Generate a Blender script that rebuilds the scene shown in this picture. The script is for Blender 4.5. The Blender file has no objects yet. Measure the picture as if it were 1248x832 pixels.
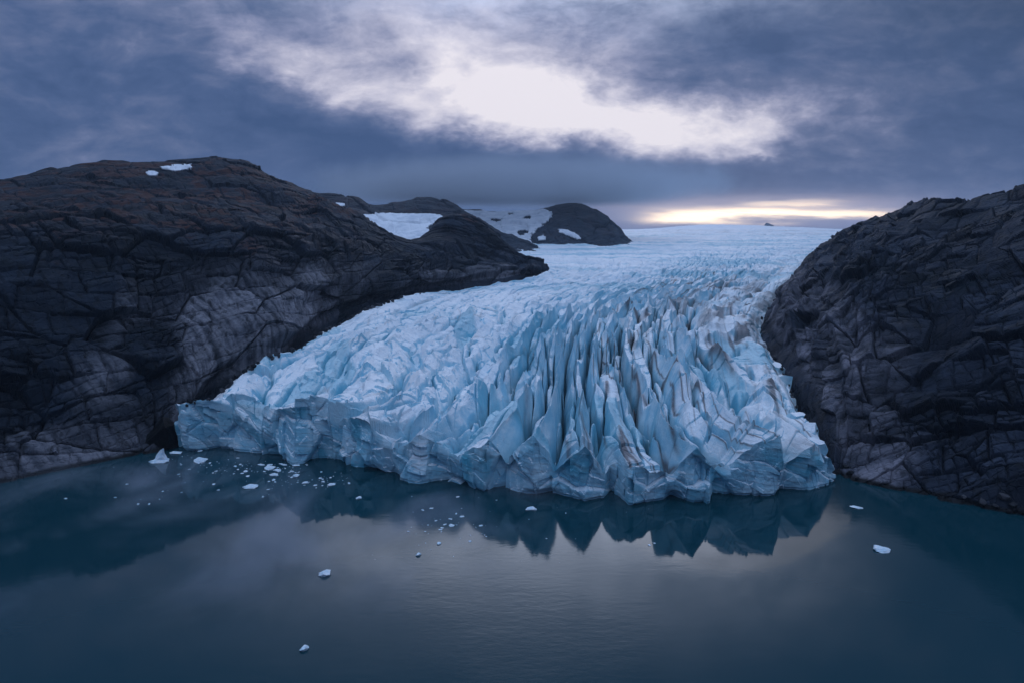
import bpy, bmesh, math, random
import numpy as np
from mathutils import Vector

random.seed(11)
SC = bpy.context.scene
COL = SC.collection
# ------------------------------------------------------------------ camera frame
HCAM = 100.0
PITCH = math.radians(9.0)
FPX = 832.0
CP, SP = math.cos(PITCH), math.sin(PITCH)

def ray(px, py):
    dx = (px - 624.0) / FPX
    dy = (416.0 - py) / FPX
    return dx, CP + dy * SP, -SP + dy * CP

def at_y(px, py, Y):
    a, b, c = ray(px, py)
    s = Y / b
    return (a * s, Y, HCAM + c * s)

def at_z(px, py, z):
    a, b, c = ray(px, py)
    s = (z - HCAM) / c
    return (a * s, b * s, z)

def to_px(P):
    x, y, z = P[..., 0], P[..., 1], P[..., 2] - HCAM
    f = np.maximum(y * CP - z * SP, 1e-3)
    u = y * SP + z * CP
    return 624 + FPX * x / f, 416 - FPX * u / f

# ------------------------------------------------------------------ noise library
def h32(*ints):
    h = np.zeros(np.broadcast(*ints).shape, np.uint32) + np.uint32(0x9E3779B9)
    for k in ints:
        k = np.asarray(k).astype(np.int64).astype(np.uint32)
        h = h ^ (k * np.uint32(0x85EBCA6B))
        h = (h ^ (h >> np.uint32(15))) * np.uint32(0x2C1B3C6D)
        h = (h ^ (h >> np.uint32(12))) * np.uint32(0x297A2D39)
        h = h ^ (h >> np.uint32(15))
    return h

def rnd(*ints):
    return (h32(*ints) >> np.uint32(8)).astype(np.float32) / np.float32(16777216.0)

def noise2(x, y, seed=0):
    x = np.asarray(x, np.float32); y = np.asarray(y, np.float32)
    x, y = np.broadcast_arrays(x, y)
    xi = np.floor(x); yi = np.floor(y)
    fx = x - xi; fy = y - yi
    xi = xi.astype(np.int64); yi = yi.astype(np.int64)
    def g(ix, iy, dx, dy):
        a = rnd(ix, iy, np.int64(seed)) * np.float32(2 * math.pi)
        return np.cos(a) * dx + np.sin(a) * dy
    n00 = g(xi, yi, fx, fy); n10 = g(xi + 1, yi, fx - 1, fy)
    n01 = g(xi, yi + 1, fx, fy - 1); n11 = g(xi + 1, yi + 1, fx - 1, fy - 1)
    ux = fx * fx * fx * (fx * (fx * 6 - 15) + 10); uy = fy * fy * fy * (fy * (fy * 6 - 15) + 10)
    a = n00 + ux * (n10 - n00); b = n01 + ux * (n11 - n01)
    return (a + uy * (b - a)) * np.float32(1.5)

def fbm(x, y, oct=4, seed=0, gain=0.5, lac=2.03):
    s = 0; a = 1.0; t = 0
    for o in range(oct):
        s = s + a * noise2(x, y, seed + o * 13); t += a
        x = x * lac + 3.1; y = y * lac + 1.7; a *= gain
    return s / t

def ridged(x, y, oct=4, seed=0):
    s = 0; a = 1.0; t = 0
    for o in range(oct):
        s = s + a * (1 - 2 * np.abs(noise2(x, y, seed + o * 17))); t += a
        x = x * 2.1 + 1.3; y = y * 2.1 + 7.7; a *= 0.5
    return s / t

def voro(x, y, seed=0, jit=0.9):
    x = np.asarray(x, np.float32); y = np.asarray(y, np.float32)
    xi = np.floor(x).astype(np.int64); yi = np.floor(y).astype(np.int64)
    f1 = np.full(x.shape, 9.0, np.float32); f2 = f1.copy()
    cid = np.zeros(x.shape, np.uint32)
    cx = np.zeros(x.shape, np.float32); cy = cx.copy()
    for dx in (-1, 0, 1):
        for dy in (-1, 0, 1):
            gx = xi + dx; gy = yi + dy
            px = gx + 0.5 + jit * (rnd(gx, gy, np.int64(seed)) - 0.5)
            py = gy + 0.5 + jit * (rnd(gx, gy, np.int64(seed + 91)) - 0.5)
            d = np.sqrt((x - px) ** 2 + (y - py) ** 2).astype(np.float32)
            m = d < f1
            f2 = np.where(m, f1, np.minimum(f2, d))
            cid = np.where(m, h32(gx, gy, np.int64(seed + 7)), cid)
            cx = np.where(m, px, cx); cy = np.where(m, py, cy)
            f1 = np.where(m, d, f1)
    return f1, f2, cid, x - cx, y - cy

def cellr(cid, k):
    return rnd(cid.astype(np.int64), np.int64(k))

def facets(x, y, seed, tilt=1.0, off=1.0, jit=0.9):
    f1, f2, cid, dx, dy = voro(x, y, seed, jit)
    a = cellr(cid, 1) * 2 - 1; b = cellr(cid, 2) * 2 - 1; c = cellr(cid, 3) * 2 - 1
    return off * c + tilt * (a * dx + b * dy), f2 - f1, cid

def bricks(x, y, seed, tilt=1.0, off=1.0):
    """blocks cut by two straight joint sets, courses staggered and of uneven size"""
    j = np.floor(y + 0.45 * noise2(y * 0.31, 0.5, seed)).astype(np.int64)
    yy = y + 0.45 * noise2(y * 0.31, 0.5, seed) - j
    xs = x * (0.65 + 0.8 * rnd(j, np.int64(seed))) + 7.0 * rnd(j, np.int64(seed + 1))
    xs = xs + 0.22 * (yy - 0.5) * (rnd(j, np.int64(seed + 2)) * 2 - 1)
    i = np.floor(xs).astype(np.int64); xx = xs - i
    cid = h32(i, j, np.int64(seed + 3))
    a = cellr(cid, 1) * 2 - 1; b = cellr(cid, 2) * 2 - 1; c = cellr(cid, 3) * 2 - 1
    e = np.minimum(np.minimum(xx, 1 - xx), np.minimum(yy, 1 - yy) * 0.8)
    return off * c + tilt * (a * (xx - 0.5) + b * (yy - 0.5)), e, cid

def sstep(a, b, x):
    t = np.clip((x - a) / (b - a), 0, 1)
    return t * t * (3 - 2 * t)

def pchip(xk, yk, x):
    """monotone cubic along axis 0 of yk"""
    xk = np.asarray(xk, float); yk = np.asarray(yk, float); x = np.asarray(x, float)
    sh = (-1,) + (1,) * (yk.ndim - 1)
    h = np.diff(xk).reshape(sh)
    d = np.diff(yk, axis=0) / h
    m = np.zeros_like(yk)
    s = d[:-1] * d[1:]
    w1 = 2 * h[1:] + h[:-1]; w2 = h[1:] + 2 * h[:-1]
    with np.errstate(divide='ignore', invalid='ignore'):
        mm = (w1 + w2) / (w1 / d[:-1] + w2 / d[1:])
    m[1:-1] = np.where(s > 0, mm, 0)
    m[0] = d[0]; m[-1] = d[-1]
    i = np.clip(np.searchsorted(xk, x, side='right') - 1, 0, len(xk) - 2)
    t = ((x - xk[i]) / (xk[i + 1] - xk[i])).reshape(sh)
    hh = (xk[i + 1] - xk[i]).reshape(sh)
    return ((2 * t**3 - 3 * t**2 + 1) * yk[i] + (t**3 - 2 * t**2 + t) * hh * m[i]
            + (-2 * t**3 + 3 * t**2) * yk[i + 1] + (t**3 - t**2) * hh * m[i + 1])

def catmull(xk, yk, x):
    """smooth cubic (non monotone) along axis 0"""
    xk = np.asarray(xk, float); yk = np.asarray(yk, float); x = np.asarray(x, float)
    m = np.gradient(yk, xk, axis=0)
    sh = (-1,) + (1,) * (yk.ndim - 1)
    i = np.clip(np.searchsorted(xk, x, side='right') - 1, 0, len(xk) - 2)
    t = ((x - xk[i]) / (xk[i + 1] - xk[i])).reshape(sh)
    hh = (xk[i + 1] - xk[i]).reshape(sh)
    return ((2 * t**3 - 3 * t**2 + 1) * yk[i] + (t**3 - 2 * t**2 + t) * hh * m[i]
            + (-2 * t**3 + 3 * t**2) * yk[i + 1] + (t**3 - t**2) * hh * m[i + 1])

# ------------------------------------------------------------------ objects
def tag(o, label=None, cat=None, group=None, kind=None):
    if label: o['label'] = label
    if cat: o['category'] = cat
    if group: o['group'] = group
    if kind: o['kind'] = kind
    return o

def mesh_from(name, V, F, mat, parent=None, smooth=True, attrs=None):
    V = np.ascontiguousarray(V.reshape(-1, 3), np.float32)
    F = np.ascontiguousarray(F, np.int32)
    me = bpy.data.meshes.new(name)
    me.vertices.add(len(V)); me.vertices.foreach_set('co', V.ravel())
    n = F.shape[1]
    me.loops.add(F.size); me.loops.foreach_set('vertex_index', F.ravel())
    me.polygons.add(len(F))
    me.polygons.foreach_set('loop_start', np.arange(0, F.size, n, dtype=np.int32))
    me.polygons.foreach_set('use_smooth', np.full(len(F), smooth, bool))
    if attrs:
        for k, v in attrs.items():
            a = me.attributes.new(k, 'FLOAT', 'POINT')
            a.data.foreach_set('value', np.ascontiguousarray(v, np.float32).ravel())
    me.update(calc_edges=True)
    me.materials.append(mat)
    o = bpy.data.objects.new(name, me); COL.objects.link(o)
    if parent: o.parent = parent
    return o

def grid_faces(nr, nc, flip=False):
    i = np.arange(nr * nc, dtype=np.int64).reshape(nr, nc)
    a, b, c, d = i[:-1, :-1], i[:-1, 1:], i[1:, 1:], i[1:, :-1]
    q = np.stack([a, d, c, b] if flip else [a, b, c, d], -1)
    return q.reshape(-1, 4)

def compact(V, F, attrs=None):
    used = np.zeros(len(V), bool); used[F.ravel()] = True
    idx = np.cumsum(used) - 1
    return V[used], idx[F], used

def empty(name, loc=(0, 0, 0)):
    o = bpy.data.objects.new(name, None); COL.objects.link(o); o.location = loc
    o.empty_display_size = 5
    return o

# ------------------------------------------------------------------ node helper
class NT:
    def __init__(self, tree):
        self.t = tree; tree.nodes.clear()
    def n(self, typ, **kw):
        nd = self.t.nodes.new(typ)
        for k, v in kw.items(): setattr(nd, k, v)
        return nd
    def put(self, sock, v):
        if isinstance(v, bpy.types.NodeSocket): self.t.links.new(v, sock)
        elif v is not None: sock.default_value = v
    def m(self, op, a, b=None, c=None, clamp=False):
        nd = self.n('ShaderNodeMath', operation=op, use_clamp=clamp)
        self.put(nd.inputs[0], a)
        if b is not None: self.put(nd.inputs[1], b)
        if c is not None: self.put(nd.inputs[2], c)
        return nd.outputs[0]
    def vm(self, op, a, b=None, scale=None):
        nd = self.n('ShaderNodeVectorMath', operation=op)
        self.put(nd.inputs[0], a)
        if b is not None: self.put(nd.inputs[1], b)
        if scale is not None: self.put(nd.inputs[3], scale)
        return nd.outputs[0]
    def noise(self, vec, scale, detail=4, rough=0.5, dist=0.0, lac=2.0, out=0, dim='3D'):
        nd = self.n('ShaderNodeTexNoise', noise_dimensions=dim)
        self.put(nd.inputs['Vector'], vec); nd.inputs['Scale'].default_value = scale
        nd.inputs['Detail'].default_value = detail; nd.inputs['Roughness'].default_value = rough
        nd.inputs['Distortion'].default_value = dist; nd.inputs['Lacunarity'].default_value = lac
        return nd.outputs[out]
    def voro(self, vec, scale, feature='F1', rand=1.0, out=0):
        nd = self.n('ShaderNodeTexVoronoi', feature=feature)
        self.put(nd.inputs['Vector'], vec); nd.inputs['Scale'].default_value = scale
        nd.inputs['Randomness'].default_value = rand
        return nd.outputs[out]
    def ss(self, x, a, b, lo=0.0, hi=1.0):
        nd = self.n('ShaderNodeMapRange', interpolation_type='SMOOTHSTEP')
        self.put(nd.inputs[0], x); self.put(nd.inputs[1], a); self.put(nd.inputs[2], b)
        nd.inputs[3].default_value = lo; nd.inputs[4].default_value = hi
        return nd.outputs[0]
    def mix(self, f, a, b, mode='MIX'):
        nd = self.n('ShaderNodeMix', data_type='RGBA', blend_type=mode)
        self.put(nd.inputs[0], f)
        for s, v in ((nd.inputs[6], a), (nd.inputs[7], b)):
            self.put(s, v if isinstance(v, bpy.types.NodeSocket) else (*v, 1.0) if len(v) == 3 else v)
        return nd.outputs[2]
    def mapv(self, vec, scale=(1, 1, 1), rot=(0, 0, 0), loc=(0, 0, 0)):
        nd = self.n('ShaderNodeMapping')
        self.put(nd.inputs[0], vec); nd.inputs['Scale'].default_value = scale
        nd.inputs['Rotation'].default_value = rot; nd.inputs['Location'].default_value = loc
        return nd.outputs[0]
    def attr(self, name):
        nd = self.n('ShaderNodeAttribute', attribute_name=name)
        return nd.outputs['Fac']
    def bump(self, h, strength, dist, normal=None):
        nd = self.n('ShaderNodeBump')
        nd.inputs['Strength'].default_value = strength; nd.inputs['Distance'].default_value = dist
        self.put(nd.inputs['Height'], h)
        if normal is not None: self.put(nd.inputs['Normal'], normal)
        return nd.outputs[0]

def material(name):
    m = bpy.data.materials.new(name); m.use_nodes = True
    t = NT(m.node_tree)
    out = t.n('ShaderNodeOutputMaterial'); bs = t.n('ShaderNodeBsdfPrincipled')
    t.t.links.new(bs.outputs[0], out.inputs[0])
    return m, t, bs

# ------------------------------------------------------------------ materials
def rock_material(name, c_dark, c_mid, c_pale, moss=0.0, scale=1.0, lines=True, zslab=85.0):
    m, t, b = material(name)
    geo = t.n('ShaderNodeNewGeometry'); P = geo.outputs['Position']; Nn = geo.outputs['Normal']
    sep = t.n('ShaderNodeSeparateXYZ'); t.put(sep.inputs[0], P)
    sn = t.n('ShaderNodeSeparateXYZ'); t.put(sn.inputs[0], Nn)
    big = t.noise(P, 0.018 * scale, 5, 0.6)
    med = t.noise(P, 0.12 * scale, 6, 0.65)
    fine = t.noise(P, 0.9 * scale, 6, 0.7)
    tone = t.m('ADD', t.m('MULTIPLY', big, 0.55), t.m('MULTIPLY', med, 0.45))
    col = t.mix(t.ss(tone, 0.40, 0.52), c_dark, c_mid)
    slab = t.attr('slab')
    strk = t.noise(t.mapv(P, (0.10, 0.10, 0.02), (0.35, 0.25, 0.3)), 3.0 * scale, 5, 0.65)
    pale = t.m('MULTIPLY', slab, t.ss(t.m('ADD', t.m('MULTIPLY', t.attr('flute'), 0.4), t.m('MULTIPLY', med, 0.6)), 0.28, 0.66, 0.15, 1.0))
    col = t.mix(pale, col, c_pale)
    tint = t.attr('blocktone')
    col = t.mix(1.0, col, t.mix(tint, (0.30, 0.34, 0.40), (2.2, 2.15, 2.15)), 'MULTIPLY')
    col = t.mix(t.ss(fine, 0.30, 0.75, 0.0, 1.0), col, t.mix(1.0, col, (1.5, 1.45, 1.42), 'MULTIPLY'))
    stain = t.m('MULTIPLY', t.ss(t.noise(t.mapv(P, (0.12, 0.12, 0.015)), 2.0 * scale, 4, 0.6), 0.52, 0.66), 0.65)
    col = t.mix(stain, col, (0.006, 0.007, 0.009))
    if moss > 0:
        mm = t.m('MULTIPLY', t.ss(t.m('ADD', sn.outputs[2], t.m('MULTIPLY', med, 0.3)), 0.80, 1.04),
                 t.ss(t.m('ADD', sep.outputs[2], t.m('MULTIPLY', t.m('SUBTRACT', big, 0.5), 120.0)), zslab, zslab + 22.0))
        mm = t.m('MULTIPLY', mm, t.ss(t.noise(P, 0.035, 5, 0.65), 0.47, 0.58, 0.0, moss))
        moss_c = t.mix(t.noise(P, 0.25, 3, 0.6), (0.062, 0.015, 0.010), (0.030, 0.016, 0.012))
        col = t.mix(mm, col, moss_c)
    # wet, algae-dark band at the waterline
    wet = t.ss(t.m('ADD', sep.outputs[2], t.m('MULTIPLY', med, -2.0)), -0.2, 1.2, 1.0, 0.0)
    col = t.mix(wet, col, (0.010, 0.010, 0.011))
    t.put(b.inputs['Base Color'], col)
    t.put(b.inputs['Roughness'], t.ss(med, 0.3, 0.7, 0.50, 0.78))
    b.inputs['Specular IOR Level'].default_value = 0.10
    e1 = t.voro(t.vm('ADD', P, t.vm('SCALE', t.noise(P, 0.15, 3, out=1), scale=6.0)), 0.16 * scale, 'DISTANCE_TO_EDGE')
    crk = t.ss(e1, 0.0, 0.05, 0.0, 1.0)
    hgt = t.m('ADD', t.m('MULTIPLY', crk, 0.5), t.m('ADD', t.m('MULTIPLY', fine, 0.55), t.m('MULTIPLY', strk, 0.9)))
    t.put(b.inputs['Normal'], t.bump(hgt, 0.75, 0.9 / scale))
    return m

MAT_ROCK = rock_material('dark_gneiss', (0.002, 0.005, 0.009), (0.008, 0.0125, 0.020), (0.120, 0.120, 0.134), 1.0)
MAT_ROCK_R = rock_material('dark_basalt', (0.002, 0.005, 0.009), (0.014, 0.019, 0.029), (0.115, 0.112, 0.130), 0.0)
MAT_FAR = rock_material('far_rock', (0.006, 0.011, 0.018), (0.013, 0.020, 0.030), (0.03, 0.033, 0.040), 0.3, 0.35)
MAT_HOLLOW_SHADE = rock_material('hollow_shade_rock', (0.0012, 0.002, 0.003), (0.003, 0.004, 0.005), (0.01, 0.01, 0.01), 0.0, 2.0)  # near-black colour paints in the shade of the hollow beside the ice
MAT_BOULDER = rock_material('boulder_rock', (0.010, 0.013, 0.016), (0.024, 0.026, 0.030), (0.07, 0.065, 0.068), 0.0, 3.0)

def ice_material():
    m, t, b = material('glacier_ice')
    geo = t.n('ShaderNodeNewGeometry'); P = geo.outputs['Position']; Nn = geo.outputs['Normal']
    sn = t.n('ShaderNodeSeparateXYZ'); t.put(sn.inputs[0], Nn)
    med = t.noise(P, 0.09, 5, 0.6); fine = t.noise(P, 0.7, 6, 0.65); big = t.noise(P, 0.02, 3, 0.5)
    blue = t.attr('blue'); dirt = t.attr('dirt')
    fv = t.n('ShaderNodeCombineXYZ'); t.put(fv.inputs[0], t.attr('fu')); t.put(fv.inputs[1], t.m('MULTIPLY', t.attr('fd'), 0.07))
    lay = t.noise(t.vm('ADD', fv.outputs[0], t.vm('SCALE', t.noise(P, 0.06, 3, out=1), scale=4.0)), 0.55, 6, 0.7)
    # weathered crust lies on the gentle faces, clean dense ice shows on the steep broken ones
    steep = t.ss(t.m('ADD', sn.outputs[2], t.m('MULTIPLY', t.m('SUBTRACT', med, 0.5), 0.8)), 0.22, 0.70, 1.0, 0.0)
    crust = t.mix(t.ss(t.m('ADD', t.m('MULTIPLY', fine, 0.5), t.m('MULTIPLY', big, 0.5)), 0.38, 0.6), (0.66, 0.73, 0.79), (0.87, 0.87, 0.88))
    clean = t.mix(t.ss(med, 0.38, 0.62), (0.24, 0.60, 0.76), (0.55, 0.79, 0.88))
    col = t.mix(t.m('MULTIPLY', steep, 0.85), crust, clean)
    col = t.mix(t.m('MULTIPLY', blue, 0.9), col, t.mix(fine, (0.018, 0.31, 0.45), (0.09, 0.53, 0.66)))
    col = t.mix(t.ss(lay, 0.56, 0.68, 0.0, 0.55), col, (0.30, 0.38, 0.47))
    col = t.mix(t.ss(lay, 0.40, 0.30, 0.0, 0.5), col, (0.86, 0.87, 0.90))
    dcol = t.mix(fine, (0.05, 0.043, 0.045), (0.22, 0.195, 0.20))
    dm = t.m('MULTIPLY', dirt, t.ss(t.m('ADD', fine, t.m('MULTIPLY', med, 0.6)), 0.45, 0.80, 0.45, 1.0))
    col = t.mix(t.m('MINIMUM', dm, 0.92), col, dcol)
    t.put(b.inputs['Base Color'], col)
    t.put(b.inputs['Roughness'], t.ss(fine, 0.3, 0.7, 0.35, 0.6))
    b.inputs['Specular IOR Level'].default_value = 0.4
    e = t.voro(t.vm('ADD', P, t.vm('SCALE', t.noise(P, 0.3, 3, out=1), scale=3.0)), 0.28, 'DISTANCE_TO_EDGE')
    hgt = t.m('ADD', t.m('MULTIPLY', t.ss(e, 0.0, 0.05), 0.10), t.m('ADD', t.m('MULTIPLY', fine, 0.45), t.m('MULTIPLY', lay, 0.7)))
    t.put(b.inputs['Normal'], t.bump(hgt, 0.6, 0.8))
    b.subsurface_method = 'RANDOM_WALK'
    b.inputs['Subsurface Weight'].default_value = 0.0
    return m
MAT_ICE = ice_material()

def snow_material():
    m, t, b = material('old_snow')
    geo = t.n('ShaderNodeNewGeometry'); P = geo.outputs['Position']
    n1 = t.noise(P, 0.05, 5, 0.6)
    t.put(b.inputs['Base Color'], t.mix(t.ss(n1, 0.35, 0.6), (0.62, 0.66, 0.72), (0.80, 0.82, 0.86)))
    b.inputs['Roughness'].default_value = 0.75
    t.put(b.inputs['Normal'], t.bump(t.noise(P, 0.3, 4, 0.6), 0.4, 1.0))
    return m
MAT_SNOW = snow_material()

def berg_material():
    m, t, b = material('floating_ice')
    geo = t.n('ShaderNodeNewGeometry'); P = geo.outputs['Position']
    n1 = t.noise(P, 0.9, 4, 0.6)
    t.put(b.inputs['Base Color'], t.mix(t.ss(n1, 0.35, 0.65), (0.55, 0.72, 0.82), (0.82, 0.85, 0.88)))
    b.inputs['Roughness'].default_value = 0.4
    t.put(b.inputs['Normal'], t.bump(t.noise(P, 2.5, 4, 0.6), 0.5, 0.3))
    return m
MAT_BERG = berg_material()

def water_material():
    m, t, b = material('glacial_water')
    geo = t.n('ShaderNodeNewGeometry'); P = geo.outputs['Position']
    b.inputs['Base Color'].default_value = (0.0035, 0.036, 0.049, 1)
    b.inputs['IOR'].default_value = 1.333
    calm = t.ss(t.noise(t.mapv(P, (1, 0.7, 1)), 0.012, 3, 0.55, 0.6), 0.42, 0.62)
    t.put(b.inputs['Roughness'], t.m('ADD', 0.045, t.m('MULTIPLY', calm, 0.10)))
    w1 = t.noise(t.mapv(P, (0.5, 1.1, 1)), 0.55, 4, 0.55, 0.3)
    w2 = t.noise(t.mapv(P, (0.4, 1.0, 1)), 0.11, 3, 0.5, 0.4)
    amp = t.m('ADD', 0.06, t.m('MULTIPLY', calm, 0.32))
    h = t.m('MULTIPLY', t.m('ADD', t.m('MULTIPLY', w1, 0.10), t.m('MULTIPLY', w2, 0.16)), amp)
    t.put(b.inputs['Normal'], t.bump(h, 1.0, 0.8))
    return m
MAT_WATER = water_material()

# ------------------------------------------------------------------ glacier base surface
GZ_Y = np.array([200, 245, 300, 355, 450, 550, 660, 740, 1000, 1240, 1640, 3000, 4500, 6500, 9000])
GZ_Z = np.array([17, 19, 21.5, 26, 38, 45, 53, 60, 69, 77, 89, 103, 115, 128, 128.0])
def gz(Y):
    return np.interp(Y, GZ_Y, GZ_Z)
def hit(px, py):
    a, b, c = ray(px, py)
    lo, hi = 150.0, 3000.0
    for _ in range(50):
        mid = (lo + hi) / 2
        if HCAM + c * mid / b > gz(mid): lo = mid
        else: hi = mid
    return (a * lo / b, lo)

FRONT = [(205, 541), (215, 543), (225, 549), (262, 548), (288, 545), (310, 552), (335, 559), (360, 562), (385, 560), (420, 563),
         (460, 577), (500, 586), (530, 586), (555, 592), (590, 598), (600, 595), (640, 602), (690, 606), (735, 609), (742, 602), (752, 604),
         (765, 613), (800, 612), (822, 611), (865, 611), (876, 605), (890, 607), (935, 603), (985, 597), (1022, 588), (1040, 583)]
FL = [  # flow lines, image points k0 (front) .. k6
    [(214, 543), (238, 490), (295, 452), (362, 418), (465, 368), (660, 330), (600, 309)],
    [(330, 557), (372, 492), (440, 430), (520, 388), (600, 354), (715, 327), (690, 307)],
    [(455, 576), (505, 510), (560, 455), (612, 408), (665, 364), (755, 329), (760, 306)],
    [(560, 593), (600, 520), (635, 462), (662, 412), (708, 366), (795, 331), (810, 306)],
    [(690, 606), (690, 530), (692, 466), (700, 416), (740, 368), (828, 332), (855, 306)],
    [(800, 612), (775, 530), (755, 466), (745, 416), (774, 369), (856, 333), (890, 306)],
    [(900, 606), (855, 530), (820, 466), (795, 416), (810, 370), (888, 334), (925, 305)],
    [(975, 598), (925, 525), (887, 466), (852, 416), (858, 371), (916, 335), (960, 304)],
    [(1024, 588), (990, 500), (964, 452), (936, 408), (940, 374), (980, 338), (1020, 301)]]
FAR_X = {1700: (-560, -300, -60, 170, 370, 540, 690, 830, 1000),
         3000: (-1600, -900, -200, 350, 750, 1100, 1450, 1800, 2200),
         6500: (-4000, -2500, -1000, 500, 1500, 2500, 3500, 4500, 5600)}
RIDGE = np.array([  # ridge height per flow line and station
    [2, 3, 3, 2.5, 1.5, 1, .6, 1, 1, 1],
    [5, 6, 6, 4.5, 2, 1.2, .8, 1, 1, 1],
    [8, 10, 10, 7, 2.6, 1.4, .8, 1, 1, 1],
    [12, 14, 15, 13, 3.5, 1.6, 1, 1, 1, 1],
    [14, 17, 19, 18, 6, 2, 1.2, 1, 1, 1],
    [14, 17, 19, 18, 9, 2.6, 1.2, 1, 1, 1],
    [13, 15, 17, 16, 11, 4, 1.2, 1, 1, 1],
    [10, 12, 13, 11, 10, 5, 1.2, 1, 1, 1],
    [3, 3, 3, 2.5, 2.5, 2.5, 1, 1, 1, 1]], float)
BLOCK = np.array([
    [2, 2.2, 1.8, 1.4, 1.0, .8, .8, 1.4, 2, 1],
    [3.2, 3, 2.4, 1.7, 1.1, .8, .8, 1.4, 2, 1],
    [3.6, 3, 2.4, 1.7, 1.1, .8, .8, 1.4, 2, 1],
    [3.4, 3, 2.4, 1.7, 1.1, .8, .8, 1.4, 2, 1],
    [3, 2.4, 2.2, 2.0, 1.3, .9, .8, 1.4, 2, 1],
    [3, 2.4, 2.2, 2.2, 1.5, 1.0, .8, 1.4, 2, 1],
    [3, 2.4, 2.2, 2.2, 1.8, 1.2, .8, 1.4, 2, 1],
    [3, 2.6, 2.4, 2.4, 2.0, 1.4, .8, 1.4, 2, 1],
    [2.5, 2.8, 2.6, 2.2, 2.0, 1.4, .8, 1.4, 2, 1]], float)

NU = 1050
u = np.linspace(0, 1, NU)
KS = 10
ctrl = np.zeros((KS, 9, 2))
for f, line in enumerate(FL):
    ctrl[0, f] = at_z(line[0][0], line[0][1], 0)[:2]
    for k in range(1, 7):
        ctrl[k, f] = hit(*line[k])
for k, Y in zip((7, 8, 9), (1700, 3000, 6500)):
    for f in range(9):
        ctrl[k, f] = (FAR_X[Y][f], Y)
fk = np.linspace(0, 1, 9)
rows = np.stack([pchip(fk, ctrl[k], u) for k in range(KS)])          # KS x NU x 2
fpx = pchip(fk, np.array([l[0][0] for l in FL], float), u)
fpy = np.interp(fpx, [p[0] for p in FRONT], [p[1] for p in FRONT])
front = np.array([at_z(a, b, 0)[:2] for a, b in zip(fpx, fpy)])
rows[0] = front
vv = np.concatenate([np.linspace(0, 1, 130)[:-1], np.linspace(1, 4, 330)[:-1], np.linspace(4, 6, 160)[:-1],
                     np.linspace(6, 7, 60)[:-1], np.linspace(7, 9, 110)])
XY = pchip(np.arange(KS), rows, vv)                                   # NV x NU x 2
NV = len(vv)
X = XY[..., 0]; Y = XY[..., 1]
D = np.concatenate([np.zeros((1, NU)), np.cumsum(np.hypot(np.diff(X, axis=0), np.diff(Y, axis=0)), 0)])
Wl = np.concatenate([np.zeros((NV, 1)), np.cumsum(np.hypot(np.diff(X, axis=1), np.diff(Y, axis=1)), 1)], 1)
def table(T):
    a = np.stack([np.interp(u, fk, T[:, k]) for k in range(KS)])
    return np.stack([np.interp(vv, np.arange(KS), a[:, j]) for j in range(NU)], 1)
A = table(RIDGE); B = table(BLOCK)
UU = np.broadcast_to(u, (NV, NU)).astype(np.float32)
D32 = D.astype(np.float32); X32 = X.astype(np.float32); Y32 = Y.astype(np.float32)

def cell_ridges(c, seed, dl):
    """saw-toothed fins in the cells of c (across the flow), broken into blocks along the flow"""
    i = np.floor(c); f = c - i; ii = i.astype(np.int64)
    p = np.clip(0.5 + 0.62 * (rnd(ii, np.int64(seed)) - 0.5) + 0.22 * noise2(i * 7.7 + 0.5, D32 / 45, seed + 4), 0.12, 0.88)
    tri = np.where(f < p, f / p, (1 - f) / (1 - p))
    hgt = 0.80 + 0.22 * (rnd(ii, np.int64(seed + 5)) * 2 - 1) + 0.35 * noise2(i * 13.1 + 0.5, D32 / dl, seed + 6)
    q = D32 / (dl * 0.75) + rnd(ii, np.int64(seed + 8)) * 9
    j = np.floor(q).astype(np.int64); g = q - np.floor(q)
    blk = rnd(ii, j, np.int64(seed + 9))
    hgt = hgt * (0.86 + 0.2 * blk) * (1 - 0.25 * np.exp(-((np.minimum(g, 1 - g)) / 0.07) ** 2) * (rnd(ii, j, np.int64(seed + 10)) > 0.35))
    hgt = hgt + (g - 0.5) * 0.22 * (rnd(ii, j, np.int64(seed + 11)) - 0.3)
    edge = np.minimum(f, 1 - f)
    crack = np.exp(-(edge / 0.065) ** 2) * (0.3 + 0.7 * sstep(-0.15, 0.25, noise2(i * 3.3, D32 / 22, seed + 12)))
    fin = 0.6 * sstep(0.6, 2.5, vg)
    return tri * (1 - fin + fin * tri) * np.clip(hgt, 0.1, 1.6), crack, tri

vg = np.broadcast_to(vv[:, None], (NV, NU)).astype(np.float32)
# valleys between the big front ridges (image x of each on the waterline) -> uneven cells
VAL = [200, 262, 330, 408, 470, 545, 612, 676, 737, 823, 878, 960, 1030]
cu = np.interp(fpx, VAL, np.arange(len(VAL)))[None, :].astype(np.float32)
c1 = cu + 0.75 * fbm(UU * 6, D32 / 80, 3, 100) * sstep(0, 1.4, vg) + 0.06 * noise2(UU * 20, D32 / 16, 103)
r1, k1, t1 = cell_ridges(c1, 100, 85)
c2 = np.interp(fpx, np.linspace(200, 1030, 29), np.arange(29))[None, :].astype(np.float32) + 0.8 * fbm(UU * 9, D32 / 55, 3, 200) + 0.10 * noise2(UU * 40, D32 / 14, 203)
r2, k2, t2 = cell_ridges(c2, 200, 30)
w2 = 0.14 + 0.56 * sstep(0.7, 2.6, vg)
big = 5.0 * fbm(X32 / 90, Y32 / 90, 3, 31) * sstep(1200, 500, Y32) * sstep(0, 1.5, vg)
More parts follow.
